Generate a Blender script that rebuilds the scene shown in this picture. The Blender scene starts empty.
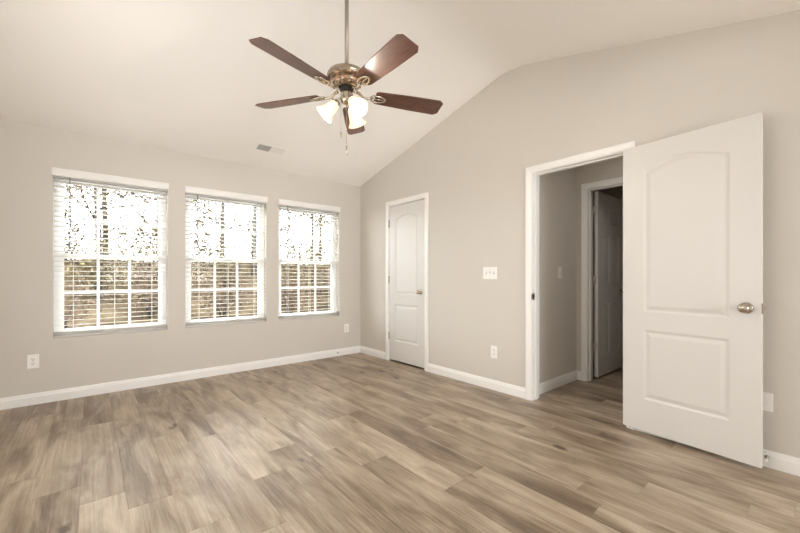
import bpy, bmesh, math, random
from mathutils import Vector, Matrix
PI = math.pi
R = math.radians
random.seed(7)
scene = bpy.context.scene
col = scene.collection

# ------------------------------------------------------------------ camera
cam_data = bpy.data.cameras.new('camera')
cam = bpy.data.objects.new('camera', cam_data)
col.objects.link(cam)
cam.location = (-3.040, -4.506, 1.117)
cam.rotation_euler = (R(90), 0, R(-40.18))
cam_data.sensor_width = 36.0
cam_data.lens = 367.18 / 800 * 36.0
cam_data.shift_y = 0.01228
cam_data.clip_start = 0.02
scene.camera = cam

# ------------------------------------------------------------------ light
scene.view_settings.view_transform = 'Standard'
scene.view_settings.look = 'None'
scene.view_settings.gamma = 1.0
scene.view_settings.use_curve_mapping = False
scene.view_settings.exposure = 0.38
scene.cycles.use_denoising = True
scene.cycles.diffuse_bounces = 8
scene.cycles.max_bounces = 14
scene.cycles.transparent_max_bounces = 16
scene.cycles.sample_clamp_indirect = 6.0
scene.cycles.caustics_reflective = False
scene.cycles.caustics_refractive = False

world = bpy.data.worlds.new('overcast_sky')
scene.world = world
world.use_nodes = True
nt = world.node_tree
nt.nodes.clear()
bg = nt.nodes.new('ShaderNodeBackground')
bg.inputs[0].default_value = (0.97, 0.99, 1.02, 1)
bg.inputs[1].default_value = 17.0
wo = nt.nodes.new('ShaderNodeOutputWorld')
nt.links.new(bg.outputs[0], wo.inputs[0])


def area(name, loc, rot, sx, sy, power, color=(1, 1, 1), portal=False):
    d = bpy.data.lights.new(name, 'AREA')
    d.shape = 'RECTANGLE'
    d.size = sx
    d.size_y = sy
    d.energy = power
    d.color = color
    if portal:
        d.cycles.is_portal = True
    o = bpy.data.objects.new(name, d)
    o.location = loc
    o.rotation_euler = rot
    col.objects.link(o)
    return o


RX0, RX1, RY0, RY1, HT = -3.66, 0.0, -5.04, 0.0, 2.438      # the bedroom
WIN = [(-3.293, -2.418), (-2.255, -1.382), (-1.230, -0.357)]  # window openings
WZ0, WZ1 = 0.562, 2.050
for i, (a, b) in enumerate(WIN):
    area('daylight_portal', ((a + b) / 2, 0.19, (WZ0 + WZ1) / 2), (R(-90), 0, 0), b - a, WZ1 - WZ0, 1, portal=True)
# unseen fill light added on the solid left wall; no window there
area('side_fill_light', (RX0 + 0.01, -2.60, 1.38), (0, R(-90), 0), 1.5, 2.1, 19, (0.98, 0.99, 1.0))
# portal for the unseen window added behind the camera as fill daylight
area('daylight_portal', (-1.41, -8.35, 1.44), (R(90), 0, 0), 2.58, 0.98, 1, portal=True)
# unseen light added to lift the dim hall
area('hall_fill_light', (0.50, -3.95, 2.40), (0, 0, 0), 0.3, 0.3, 3.2, (1.0, 0.97, 0.92))


# ------------------------------------------------------------------ helpers
def tag(o, label=None, cat=None, group=None, kind=None):
    if label: o['label'] = label
    if cat: o['category'] = cat
    if group: o['group'] = group
    if kind: o['kind'] = kind
    return o


def empty(name, loc=(0, 0, 0), rot=(0, 0, 0), **k):
    o = bpy.data.objects.new(name, None)
    o.empty_display_size = 0.1
    o.location = loc
    o.rotation_euler = rot
    col.objects.link(o)
    return tag(o, **k)


def copy_tree(o, parent=None):
    c = o.copy()
    col.objects.link(c)
    c.parent = parent
    for ch in list(o.children):
        copy_tree(ch, c)
    return c


class MB:
    """collects shapes and links them as one mesh object"""
    def __init__(self):
        self.v = []; self.f = []; self.sm = []

    def add(self, vs, fs, smooth=False):
        n = len(self.v)
        self.v += [tuple(v) for v in vs]
        self.f += [tuple(i + n for i in f) for f in fs]
        self.sm += [smooth] * len(fs)
        return self

    def box(self, x0, x1, y0, y1, z0, z1):
        vs = [(x, y, z) for x in (x0, x1) for y in (y0, y1) for z in (z0, z1)]
        fs = [(0, 1, 3, 2), (4, 6, 7, 5), (0, 4, 5, 1), (2, 3, 7, 6), (0, 2, 6, 4), (1, 5, 7, 3)]
        return self.add(vs, fs)

    def bbox(self, x0, x1, y0, y1, z0, z1, b=0.002, seg=2):
        bm = bmesh.new()
        bmesh.ops.create_cube(bm, size=1)
        for v in bm.verts:
            v.co = Vector(((x0 + x1) / 2 + v.co.x * (x1 - x0), (y0 + y1) / 2 + v.co.y * (y1 - y0), (z0 + z1) / 2 + v.co.z * (z1 - z0)))
        bmesh.ops.bevel(bm, geom=bm.edges[:], offset=b, segments=seg, affect='EDGES', profile=0.5)
        self.bm(bm)
        return self

    def bm(self, bm, mat=None, smooth=False):
        bm.verts.index_update()
        vs = [(mat @ v.co if mat else v.co) for v in bm.verts]
        self.add(vs, [[v.index for v in f.verts] for f in bm.faces], smooth)
        bm.free()
        return self

    def lathe(self, prof, mat=None, seg=24, smooth=True, cap=True):
        """prof: (r, z) pairs turned about local z"""
        vs = []; fs = []
        n = len(prof)
        for k in range(seg):
            a = 2 * PI * k / seg
            for r, z in prof:
                vs.append((r * math.cos(a), r * math.sin(a), z))
        for k in range(seg):
            k2 = (k + 1) % seg
            for j in range(n - 1):
                fs.append((k * n + j, k2 * n + j, k2 * n + j + 1, k * n + j + 1))
        if cap:
            if prof[0][0] > 1e-5: fs.append(tuple(k * n for k in reversed(range(seg))))
            if prof[-1][0] > 1e-5: fs.append(tuple(k * n + n - 1 for k in range(seg)))
        if mat: vs = [mat @ Vector(v) for v in vs]
        return self.add(vs, fs, smooth)

    def tube(self, pts, r, seg=8, smooth=True):
        pts = [Vector(p) for p in pts]
        rs = r if isinstance(r, (list, tuple)) else [r] * len(pts)
        vs = []; fs = []
        up = Vector((0, 0, 1))
        last = None
        for i, p in enumerate(pts):
            d = (pts[min(i + 1, len(pts) - 1)] - pts[max(i - 1, 0)]).normalized()
            if last is None:
                s = d.cross(up)
                if s.length < 1e-3: s = d.cross(Vector((1, 0, 0)))
            else:
                s = last - d * last.dot(d)
            s.normalize(); last = s
            t = d.cross(s)
            for k in range(seg):
                a = 2 * PI * k / seg
                vs.append(p + (s * math.cos(a) + t * math.sin(a)) * rs[i])
        for i in range(len(pts) - 1):
            for k in range(seg):
                k2 = (k + 1) % seg
                fs.append((i * seg + k, i * seg + k2, (i + 1) * seg + k2, (i + 1) * seg + k))
        fs.append(tuple(reversed(range(seg))))
        fs.append(tuple((len(pts) - 1) * seg + k for k in range(seg)))
        return self.add(vs, fs, smooth)

    def prism(self, poly, axis, a0, a1):
        """poly of 2-D points, extruded along axis (0 x, 1 y, 2 z)"""
        def P(p, a):
            if axis == 0: return (a, p[0], p[1])
            if axis == 1: return (p[0], a, p[1])
            return (p[0], p[1], a)
        n = len(poly)
        vs = [P(p, a0) for p in poly] + [P(p, a1) for p in poly]
        fs = [tuple(reversed(range(n))), tuple(range(n, 2 * n))]
        for i in range(n):
            j = (i + 1) % n
            fs.append((i, j, n + j, n + i))
        return self.add(vs, fs)

    def build(self, name, mat, parent=None, fix=True, **k):
        me = bpy.data.meshes.new(name)
        me.from_pydata(self.v, [], self.f)
        me.polygons.foreach_set('use_smooth', self.sm)
        if fix:
            bm = bmesh.new(); bm.from_mesh(me)
            bmesh.ops.recalc_face_normals(bm, faces=bm.faces[:])
            bm.to_mesh(me); bm.free()
        if mat: me.materials.append(mat)
        me.update()
        o = bpy.data.objects.new(name, me)
        col.objects.link(o)
        if parent: o.parent = parent
        return tag(o, **k)


# ------------------------------------------------------------------ materials
def new_mat(name):
    m = bpy.data.materials.new(name)
    m.use_nodes = True
    n = m.node_tree
    return m, n, n.nodes['Principled BSDF']


def N(n, kind, **k):
    o = n.nodes.new(kind)
    for a, b in k.items(): setattr(o, a, b)
    return o


def noise(n, scale, detail=3, rough=0.5, vec=None, sx=(1, 1, 1)):
    tc = N(n, 'ShaderNodeTexCoord'); mp = N(n, 'ShaderNodeMapping')
    mp.inputs['Scale'].default_value = sx
    n.links.new(vec if vec else tc.outputs['Object'], mp.inputs[0])
    t = N(n, 'ShaderNodeTexNoise')
    t.inputs['Scale'].default_value = scale; t.inputs['Detail'].default_value = detail; t.inputs['Roughness'].default_value = rough
    n.links.new(mp.outputs[0], t.inputs['Vector'])
    return t


def paint(name, c, rough=0.6, bump=0.05, scale=180, var=0.03, spec=0.5):
    m, n, b = new_mat(name)
    b.inputs['Roughness'].default_value = rough
    b.inputs['Specular IOR Level'].default_value = spec
    t = noise(n, scale, 4)
    bp = N(n, 'ShaderNodeBump'); bp.inputs['Strength'].default_value = bump; bp.inputs['Distance'].default_value = 0.002
    n.links.new(t.outputs[0], bp.inputs['Height']); n.links.new(bp.outputs[0], b.inputs['Normal'])
    t2 = noise(n, 2.5, 2)
    r = N(n, 'ShaderNodeValToRGB')
    r.color_ramp.elements[0].color = tuple(x * (1 - var) for x in c) + (1,)
    r.color_ramp.elements[1].color = tuple(min(1, x * (1 + var)) for x in c) + (1,)
    n.links.new(t2.outputs[0], r.inputs[0]); n.links.new(r.outputs[0], b.inputs['Base Color'])
    return m


def metal(name, c, rough=0.25, aniso=0.0):
    m, n, b = new_mat(name)
    b.inputs['Metallic'].default_value = 1.0
    t = noise(n, 60, 3, sx=(1, 1, 8))
    r = N(n, 'ShaderNodeMapRange'); r.inputs[3].default_value = rough * 0.8; r.inputs[4].default_value = rough * 1.25
    n.links.new(t.outputs[0], r.inputs[0]); n.links.new(r.outputs[0], b.inputs['Roughness'])
    b.inputs['Base Color'].default_value = c + (1,)
    return m


M = {}
M['wall'] = paint('greige_wall_paint', (0.642, 0.608, 0.556), 0.75, 0.12, 220, 0.012)
M['ceiling'] = paint('ceiling_paint', (0.95, 0.928, 0.898), 0.85, 0.15, 160, 0.008)
M['trim'] = paint('white_trim_paint', (0.88, 0.87, 0.855), 0.35, 0.02, 80, 0.006)
M['door'] = paint('white_door_paint', (0.705, 0.69, 0.665), 0.38, 0.05, 120, 0.008)
M['plate'] = paint('white_plastic', (0.90, 0.885, 0.86), 0.35, 0.0, 80, 0.004)
M['wand'] = paint('grey_wand_plastic', (0.36, 0.35, 0.34), 0.25, 0.0, 60, 0.004)
M['valance'] = paint('white_valance', (0.86, 0.85, 0.83), 0.3, 0.0, 60, 0.004)
M['slot'] = paint('dark_slot', (0.05, 0.045, 0.04), 0.6, 0.0, 80, 0.01)
M['vinyl'] = paint('white_vinyl_frame', (0.88, 0.87, 0.85), 0.35, 0.0, 50, 0.004)
n = M['vinyl'].node_tree
tl = N(n, 'ShaderNodeBsdfTranslucent'); tl.inputs[0].default_value = (0.9, 0.9, 0.88, 1)
mx = N(n, 'ShaderNodeMixShader'); mx.inputs[0].default_value = 0.5
n.links.new(n.nodes['Principled BSDF'].outputs[0], mx.inputs[1]); n.links.new(tl.outputs[0], mx.inputs[2]); n.links.new(mx.outputs[0], n.nodes['Material Output'].inputs[0])
M['nickel'] = metal('brushed_nickel', (0.52, 0.46, 0.38), 0.2)
M['bronze'] = metal('polished_fan_metal', (0.42, 0.34, 0.27), 0.2)
M['steel_dark'] = metal('darker_hinge_metal', (0.36, 0.32, 0.27), 0.35)
M['dark'] = paint('black_switch_housing', (0.02, 0.018, 0.016), 0.5, 0.0, 50, 0.01)

# blinds: white slats that let a little light through
m, n, b = new_mat('blind_slat')
b.inputs['Base Color'].default_value = (0.86, 0.85, 0.83, 1)
b.inputs['Roughness'].default_value = 0.4
t = noise(n, 30, 2, sx=(1, 8, 8))
r = N(n, 'ShaderNodeValToRGB')
r.color_ramp.elements[0].color = (0.84, 0.83, 0.81, 1); r.color_ramp.elements[1].color = (0.88, 0.87, 0.85, 1)
n.links.new(t.outputs[0], r.inputs[0]); n.links.new(r.outputs[0], b.inputs['Base Color'])
tl = N(n, 'ShaderNodeBsdfTranslucent'); tl.inputs[0].default_value = (0.9, 0.88, 0.84, 1)
mx = N(n, 'ShaderNodeMixShader'); mx.inputs[0].default_value = 0.45
out = n.nodes['Material Output']
n.links.new(b.outputs[0], mx.inputs[1]); n.links.new(tl.outputs[0], mx.inputs[2]); n.links.new(mx.outputs[0], out.inputs[0])
M['slat'] = m

# window glass
m, n, b = new_mat('window_glass')
n.nodes.remove(b)
tr = N(n, 'ShaderNodeBsdfTransparent'); tr.inputs[0].default_value = (0.97, 0.98, 0.97, 1)
gl = N(n, 'ShaderNodeBsdfGlossy'); gl.inputs['Roughness'].default_value = 0.02
fr = N(n, 'ShaderNodeFresnel'); fr.inputs[0].default_value = 1.12
mx = N(n, 'ShaderNodeMixShader')
n.links.new(fr.outputs[0], mx.inputs[0]); n.links.new(tr.outputs[0], mx.inputs[1]); n.links.new(gl.outputs[0], mx.inputs[2])
n.links.new(mx.outputs[0], n.nodes['Material Output'].inputs[0])
M['glass'] = m

# lit frosted shade and bulb
m, n, b = new_mat('lit_frosted_glass')
b.inputs['Base Color'].default_value = (0.9, 0.84, 0.74, 1)
b.inputs['Roughness'].default_value = 0.35
b.inputs['Emission Color'].default_value = (1.0, 0.80, 0.55, 1)
b.inputs['Emission Strength'].default_value = 0.3
tl = N(n, 'ShaderNodeBsdfTranslucent'); tl.inputs[0].default_value = (1.0, 0.90, 0.74, 1)
mx = N(n, 'ShaderNodeMixShader'); mx.inputs[0].default_value = 0.25
n.links.new(b.outputs[0], mx.inputs[1]); n.links.new(tl.outputs[0], mx.inputs[2])
n.links.new(mx.outputs[0], n.nodes['Material Output'].inputs[0])
M['shade'] = m
m, n, b = new_mat('lit_bulb')
b.inputs['Base Color'].default_value = (1, 0.95, 0.85, 1)
b.inputs['Emission Color'].default_value = (1.0, 0.86, 0.66, 1)
b.inputs['Emission Strength'].default_value = 6.0
M['bulb'] = m

# cherry fan blade
m, n, b = new_mat('cherry_blade')
t = noise(n, 9, 5, 0.6, sx=(1.2, 14, 14))
r = N(n, 'ShaderNodeValToRGB')
r.color_ramp.elements[0].position = 0.3; r.color_ramp.elements[1].position = 0.75
r.color_ramp.elements[0].color = (0.065, 0.022, 0.012, 1); r.color_ramp.elements[1].color = (0.150, 0.056, 0.028, 1)
n.links.new(t.outputs[0], r.inputs[0]); n.links.new(r.outputs[0], b.inputs['Base Color'])
b.inputs['Roughness'].default_value = 0.6
b.inputs['Specular IOR Level'].default_value = 0.3
b.inputs['Coat Weight'].default_value = 0.6; b.inputs['Coat Roughness'].default_value = 0.27; b.inputs['Coat IOR'].default_value = 1.6
M['blade'] = m

# floor planks
m, n, b = new_mat('greige_oak_vinyl_plank')
at = N(n, 'ShaderNodeAttribute', attribute_name='plank')
sep = N(n, 'ShaderNodeSeparateColor'); n.links.new(at.outputs['Color'], sep.inputs[0])
tc = N(n, 'ShaderNodeTexCoord')
off = N(n, 'ShaderNodeCombineXYZ')
ms = N(n, 'ShaderNodeMath', operation='MULTIPLY'); ms.inputs[1].default_value = 37.0
n.links.new(sep.outputs[1], ms.inputs[0]); n.links.new(ms.outputs[0], off.inputs[2])
ad = N(n, 'ShaderNodeVectorMath', operation='ADD')
n.links.new(tc.outputs['Object'], ad.inputs[0]); n.links.new(off.outputs[0], ad.inputs[1])
big = noise(n, 1.0, 5, 0.58, ad.outputs[0], (8.5, 1.7, 1))
big.inputs['Distortion'].default_value = 0.6
grain = noise(n, 1.0, 6, 0.65, ad.outputs[0], (95, 2.6, 1))
grain.inputs['Distortion'].default_value = 0.35
fine = noise(n, 1.0, 4, 0.7, ad.outputs[0], (260, 9, 1))
# cathedral figure: rings stretched along the plank
wmp = N(n, 'ShaderNodeMapping'); wmp.inputs['Scale'].default_value = (11.0, 0.9, 1)
n.links.new(ad.outputs[0], wmp.inputs[0])
wv = N(n, 'ShaderNodeTexWave', wave_type='BANDS', bands_direction='X')
wv.inputs['Scale'].default_value = 1.2; wv.inputs['Distortion'].default_value = 9.0; wv.inputs['Detail'].default_value = 2.5; wv.inputs['Detail Scale'].default_value = 0.9
n.links.new(wmp.outputs[0], wv.inputs[0])
# knots
kmp = N(n, 'ShaderNodeMapping'); kmp.inputs['Scale'].default_value = (5.2, 2.3, 1)
kd = noise(n, 1.0, 3, 0.6, ad.outputs[0], (22, 12, 1))
ks = N(n, 'ShaderNodeVectorMath', operation='SCALE'); ks.inputs['Scale'].default_value = 0.07
n.links.new(kd.outputs['Color'], ks.inputs[0])
ka = N(n, 'ShaderNodeVectorMath', operation='ADD')
n.links.new(ad.outputs[0], ka.inputs[0]); n.links.new(ks.outputs[0], ka.inputs[1]); n.links.new(ka.outputs[0], kmp.inputs[0])
vo = N(n, 'ShaderNodeTexVoronoi'); vo.inputs['Scale'].default_value = 1.0
n.links.new(kmp.outputs[0], vo.inputs['Vector'])
kr = N(n, 'ShaderNodeMapRange', interpolation_type='SMOOTHSTEP'); kr.inputs[1].default_value = 0.02; kr.inputs[2].default_value = 0.16
kr.inputs[3].default_value = 1.0; kr.inputs[4].default_value = 0.0
n.links.new(vo.outputs['Distance'], kr.inputs[0])
ksel = N(n, 'ShaderNodeSeparateColor'); n.links.new(vo.outputs['Color'], ksel.inputs[0])
kgt = N(n, 'ShaderNodeMath', operation='GREATER_THAN'); kgt.inputs[1].default_value = 0.45
n.links.new(ksel.outputs[0], kgt.inputs[0])
kn = N(n, 'ShaderNodeMath', operation='MULTIPLY'); n.links.new(kr.outputs[0], kn.inputs[0]); n.links.new(kgt.outputs[0], kn.inputs[1])


def lin(nn, parts, base):
    """base + sum(weight * (value - 0.5))"""
    cur = None
    for sock, w, mid in parts:
        s = N(nn, 'ShaderNodeMath', operation='MULTIPLY_ADD')
        s.inputs[1].default_value = w
        s.inputs[2].default_value = base - w * mid if cur is None else -w * mid
        nn.links.new(sock, s.inputs[0])
        if cur is not None:
            a = N(nn, 'ShaderNodeMath', operation='ADD')
            nn.links.new(cur, a.inputs[0]); nn.links.new(s.outputs[0], a.inputs[1]); cur = a.outputs[0]
        else:
            cur = s.outputs[0]
    return cur


tone = lin(n, [(sep.outputs[0], 0.28, 0.5), (big.outputs[0], 1.5, 0.5), (grain.outputs[0], 0.55, 0.5), (fine.outputs[0], 0.30, 0.5),
               (wv.outputs[1], 0.05, 0.5), (kn.outputs[0], -0.75, 0.0), (sep.outputs[2], -0.05, 0.0)], 0.50)
r = N(n, 'ShaderNodeValToRGB')
e = r.color_ramp.elements
e[0].position = 0.0; e[0].color = (0.085, 0.058, 0.038, 1)
e[1].position = 1.0; e[1].color = (0.56, 0.475, 0.385, 1)
for p, c in ((0.3, (0.195, 0.143, 0.098)), (0.55, (0.335, 0.264, 0.191)), (0.8, (0.47, 0.388, 0.298))):
    q = e.new(p); q.color = c + (1,)
n.links.new(tone, r.inputs[0]); n.links.new(r.outputs[0], b.inputs['Base Color'])
rr = N(n, 'ShaderNodeMapRange'); rr.inputs[3].default_value = 0.32; rr.inputs[4].default_value = 0.44
n.links.new(grain.outputs[0], rr.inputs[0]); n.links.new(rr.outputs[0], b.inputs['Roughness'])
bp = N(n, 'ShaderNodeBump'); bp.inputs['Strength'].default_value = 0.12; bp.inputs['Distance'].default_value = 0.002
n.links.new(fine.outputs[0], bp.inputs['Height']); n.links.new(bp.outputs[0], b.inputs['Normal'])
M['floor'] = m


def leafy(name, c1, c2, scale=8, rough=0.8):
    m, n, b = new_mat(name)
    t = noise(n, scale, 4)
    r = N(n, 'ShaderNodeValToRGB')
    r.color_ramp.elements[0].position = 0.35; r.color_ramp.elements[1].position = 0.65
    r.color_ramp.elements[0].color = c1 + (1,); r.color_ramp.elements[1].color = c2 + (1,)
    n.links.new(t.outputs[0], r.inputs[0]); n.links.new(r.outputs[0], b.inputs['Base Color'])
    b.inputs['Roughness'].default_value = rough
    b.inputs['Specular IOR Level'].default_value = 0.0
    return m


M['litter'] = leafy('leaf_litter', (0.024, 0.018, 0.0115), (0.056, 0.043, 0.028), 2.2)
M['bark'] = leafy('tree_bark', (0.025, 0.021, 0.018), (0.055, 0.047, 0.040), 6)
M['leaf_gold'] = leafy('golden_leaves', (0.045, 0.036, 0.020), (0.085, 0.071, 0.043), 1.5)
M['leaf_rust'] = leafy('rust_leaves', (0.042, 0.030, 0.021), (0.075, 0.056, 0.041), 1.5)
M['leaf_green'] = leafy('olive_leaves', (0.038, 0.039, 0.024), (0.07, 0.069, 0.044), 1.5)


# ------------------------------------------------------------------ room shell
def wall_mesh(u0, u1, z0, z1, t0, t1, holes, axis):
    """a wall running along u with rectangular holes; axis 0: u is x, thickness y; axis 1: u is y, thickness x"""
    mb = MB()
    us = sorted({u0, u1} | {h[0] for h in holes} | {h[1] for h in holes})
    for i in range(len(us) - 1):
        a, b = us[i], us[i + 1]
        mid = (a + b) / 2
        zs = [(z0, z1)]
        for h in holes:
            if h[0] <= mid <= h[1]:
                nz = []
                for (p, q) in zs:
                    if h[2] > p: nz.append((p, min(q, h[2])))
                    if h[3] < q: nz.append((max(p, h[3]), q))
                zs = nz
        for p, q in zs:
            if q - p < 1e-6: continue
            if axis == 0: mb.box(a, b, t0, t1, p, q)
            else: mb.box(t0, t1, a, b, p, q)
    return mb


SL = 0.26


def ceil_z(s):
    return HT + SL * s if s < 2.52 else HT + SL * (5.04 - s)


prof = [(0.0, HT)]
p0, p1, p2 = (2.33, ceil_z(2.33)), (2.52, HT + SL * 2.52), (2.71, ceil_z(2.71))
for i in range(17):
    t = i / 16
    prof.append(tuple((1 - t) ** 2 * p0[k] + 2 * t * (1 - t) * p1[k] + t * t * p2[k] for k in (0, 1)))
prof.append((5.04, HT))

# ceiling: underside follows the vault
mb = MB()
ext = [(-0.16, HT - 0.16 * SL)] + prof + [(5.20, HT - 0.16 * SL)]
poly = [(-s, z) for s, z in ext]
top = [(-s, z + 0.12) for s, z in reversed(ext)]
mb.prism(poly + top, 0, RX0 - 0.12, RX1 + 0.12)
ceiling = mb.build('ceiling', M['ceiling'], label='off-white vaulted bedroom ceiling with a softly rounded ridge', cat='ceiling', kind='structure')

holes = [(a, b, WZ0, WZ1) for a, b in WIN]
mb = wall_mesh(RX0 - 0.12, RX1 + 0.12, 0, HT, 0, 0.16, holes, 0)
mb.build('wall_back', M['wall'], label='greige wall with the three windows', cat='wall', kind='structure')

D1 = (-1.361, -0.685)      # closet door opening
D2 = (-3.508, -2.752)      # doorway to the hall
DH = 2.043
mb = wall_mesh(RY0, RY1, 0, HT, 0, 0.12, [(D1[0] - 0.012, D1[1] + 0.012, 0, DH + 0.012), (D2[0] - 0.018, D2[1] + 0.018, 0, DH + 0.018)], 1)
gable = [(-s, z) for s, z in prof]
mb.prism(gable, 0, 0, 0.12)
mb.build('wall_right', M['wall'], label='greige gable wall with the closet door and the hall doorway', cat='wall', kind='structure')
LW = [(-3.80, -2.30, 0.62, 2.10)]
mb = wall_mesh(RY0, RY1, 0, HT, RX0 - 0.12, RX0, [], 1)
mb.prism(gable, 0, RX0 - 0.12, RX0)
mb.build('wall_left', M['wall'], label='greige gable wall left of the windows', cat='wall', kind='structure')
mb = wall_mesh(RX0 - 0.12, RX1 + 0.12, 0, HT, RY0 - 0.12, RY0, [(-3.56, -0.30, 0, 2.36)], 0)  # wide opening added so daylight from behind reaches the room
mb.prism([(RX0 - 0.12, HT), (RX1 + 0.12, HT), (RX1 + 0.12, HT + 0.02), (RX0 - 0.12, HT + 0.02)], 1, RY0 - 0.12, RY0)
mb.build('wall_front', M['wall'], label='greige wall opposite the three windows', cat='wall', kind='structure')
mb = wall_mesh(RX0 - 0.12, RX1, 0, HT, -8.36, -8.24, [(-2.70, -0.12, 0.95, 1.93)], 0)  # added room, never in view; its window hole evens out the light
mb.box(RX0 - 0.12, RX0, -8.24, -5.16, 0, HT); mb.box(-0.12, 0.0, -8.24, -5.16, 0, HT); mb.box(RX0 - 0.12, 0, -8.36, -5.16, HT, HT + 0.1); mb.box(RX0 - 0.12, 0, -8.36, -5.18, -0.08, 0)
mb.build('wall_added_rear_room', M['wall'], label='unseen walls added behind the camera to let in fill daylight', cat='wall', kind='structure')

# closet added to stop a light leak, hall and the dark room beyond
mb = MB(); mb.box(0.12, 0.80, -0.10, 0.0, 0, HT); mb.box(0.12, 0.80, -2.10, -2.0, 0, HT); mb.box(0.80, 0.90, -2.10, 0.0, 0, HT); mb.box(0.12, 0.90, -2.10, 0.0, HT, HT + 0.1)
mb.build('wall_closet', M['wall'], label='closet walls added behind the shut door to block light', cat='wall', kind='structure')
M['hallwall'] = M['wall']
mb = MB(); mb.box(0.12, 1.13, -2.695, -2.575, 0, HT)
mb.build('wall_hall_side', M['hallwall'], label='short hall wall with the light switch', cat='wall', kind='structure')
D3 = (-3.520, -2.811)
mb = wall_mesh(-5.04, -2.695, 0, HT, 1.0, 1.13, [(D3[0] - 0.018, D3[1] + 0.018, 0, DH + 0.018)], 1)
mb.build('wall_hall_far', M['hallwall'], label='hall wall around the six-panel door', cat='wall', kind='structure')
mb = MB(); mb.box(0.12, 1.13, -5.16, -5.04, 0, HT)
mb.build('wall_hall_end', M['hallwall'], label='end wall of the hall', cat='wall', kind='structure')
mb = MB(); mb.box(0.12, 2.72, -5.16, -2.15, HT, HT + 0.1)
mb.build('ceiling_hall', M['ceiling'], label='flat ceiling over the hall', cat='ceiling', kind='structure')
mb = MB(); mb.box(1.13, 2.60, -2.35, -2.23, 0, HT); mb.box(2.60, 2.72, -5.16, -2.23, 0, HT); mb.box(1.13, 2.60, -5.16, -5.04, 0, HT)
mb.box(1.01, 1.13, -2.575, -2.23, 0, HT)
mb.build('wall_dark_room', M['hallwall'], label='walls of the unlit room beyond the hall', cat='wall', kind='structure')

# floor: planks .181 wide running towards the windows
PW, PL = 0.181, 1.22
offs = {17: -1.91, 16: -2.13, 15: -2.32, 14: -1.465, 13: -1.673, 12: -2.45, 11: -2.18, 10: -1.186, 9: -2.70, 8: -0.75, 7: -1.957, 6: -2.55,
        5: -3.63, 4: -3.855, 3: -3.02, 2: -3.165, 1: -3.427, 0: -2.60, 18: -0.42}
tones = {(4, -3.855): 0.95, (7, -1.957): 0.15, (4, -1.415): 0.25, (4, -2.635): 0.55, (11, -2.18): 0.2, (14, -1.465): 0.8, (16, -2.13): 0.8, (17, -1.91): 0.35,
         (10, -1.186): 0.85, (10, 0.034): 0.6, (15, -2.32): 0.75, (13, -1.673): 0.75, (5, -2.41): 0.7, (5, -3.63): 0.3, (7, -3.177): 0.8, (2, -1.945): 0.7, (1, -3.427): 0.45,
         (12, -1.23): 0.9, (11, -0.96): 0.85, (9, -1.48): 0.9, (8, -1.97): 0.85, (3, -1.80): 0.4, (13, -0.453): 0.3, (15, -1.1): 0.35}  # middle planks set lighter, painting in the window sheen
vs = []; fs = []; cols = []
rnd = random.Random(11)
for k in range(-16, 22):
    xa = -0.003 - PW * (k + 1); xb = xa + PW
    if xb <= RX0 - 0.13 or xa >= 2.75: continue
    o = offs.get(k, rnd.uniform(-2, 0))
    for j in range(-5, 6):
        yb = o - PL * (j)
        ya = yb - PL
        ylo, yhi = -5.18, 0.02
        if yb <= ylo or ya >= yhi: continue
        key = (k, round(yb, 3))
        tn = None
        for (kk, yy), v in tones.items():
            if kk == k and abs(yy - yb) < 0.01: tn = v
        rv = rnd.uniform(0.15, 0.85); sd = rnd.random()
        if tn is None: tn = rv
        y0, y1 = max(ya, ylo), min(yb, yhi)
        x0, x1 = max(xa, RX0 - 0.13), min(xb, 2.75)
        g = 0.0013
        n0 = len(vs)
        vs += [(x0, y0, -0.0012), (x1, y0, -0.0012), (x1, y1, -0.0012), (x0, y1, -0.0012),
               (x0 + g, y0 + g, 0), (x1 - g, y0 + g, 0), (x1 - g, y1 - g, 0), (x0 + g, y1 - g, 0)]
        for f, edge in (((4, 5, 6, 7), 0), ((0, 1, 5, 4), 1), ((1, 2, 6, 5), 1), ((2, 3, 7, 6), 1), ((3, 0, 4, 7), 1)):
            fs.append(tuple(n0 + i for i in f)); cols += [(tn, sd, edge, 1)] * 4
n0 = len(vs)
vs += [(RX0 - 0.13, -5.18, -0.08), (2.75, -5.18, -0.08), (2.75, 0.02, -0.08), (RX0 - 0.13, 0.02, -0.08),
       (RX0 - 0.13, -5.18, -0.0013), (2.75, -5.18, -0.0013), (2.75, 0.02, -0.0013), (RX0 - 0.13, 0.02, -0.0013)]
for f in ((3, 2, 1, 0), (4, 5, 6, 7), (0, 1, 5, 4), (1, 2, 6, 5), (2, 3, 7, 6), (3, 0, 4, 7)):
    fs.append(tuple(n0 + i for i in f)); cols += [(0.4, 0.5, 1, 1)] * 4
me = bpy.data.meshes.new('floor'); me.from_pydata(vs, [], fs)
ca = me.color_attributes.new('plank', 'FLOAT_COLOR', 'CORNER')
ca.data.foreach_set('color', [c for q in cols for c in q])
me.materials.append(M['floor'])
fl = bpy.data.objects.new('floor', me); col.objects.link(fl)
tag(fl, 'greige oak plank floor running towards the windows', 'floor', kind='structure')

# baseboards
BP = [(0, 0), (0.015, 0), (0.015, 0.068), (0.011, 0.078), (0.010, 0.088), (0.006, 0.096), (0, 0.097)]


def baseboard(name, segs, label):
    """segs: (axis, plane, direction, u0, u1): axis 0 runs along x on plane y, direction is the room side"""
    mb = MB()
    for axis, pl, dr, u0, u1 in segs:
        pts = [(pl + dr * t, z) for t, z in BP]
        if axis == 0: mb.prism(pts, 0, u0, u1)
        else: mb.prism(pts, 1, u0, u1)
    return mb.build(name, M['trim'], label=label, cat='baseboard', kind='structure')


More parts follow.
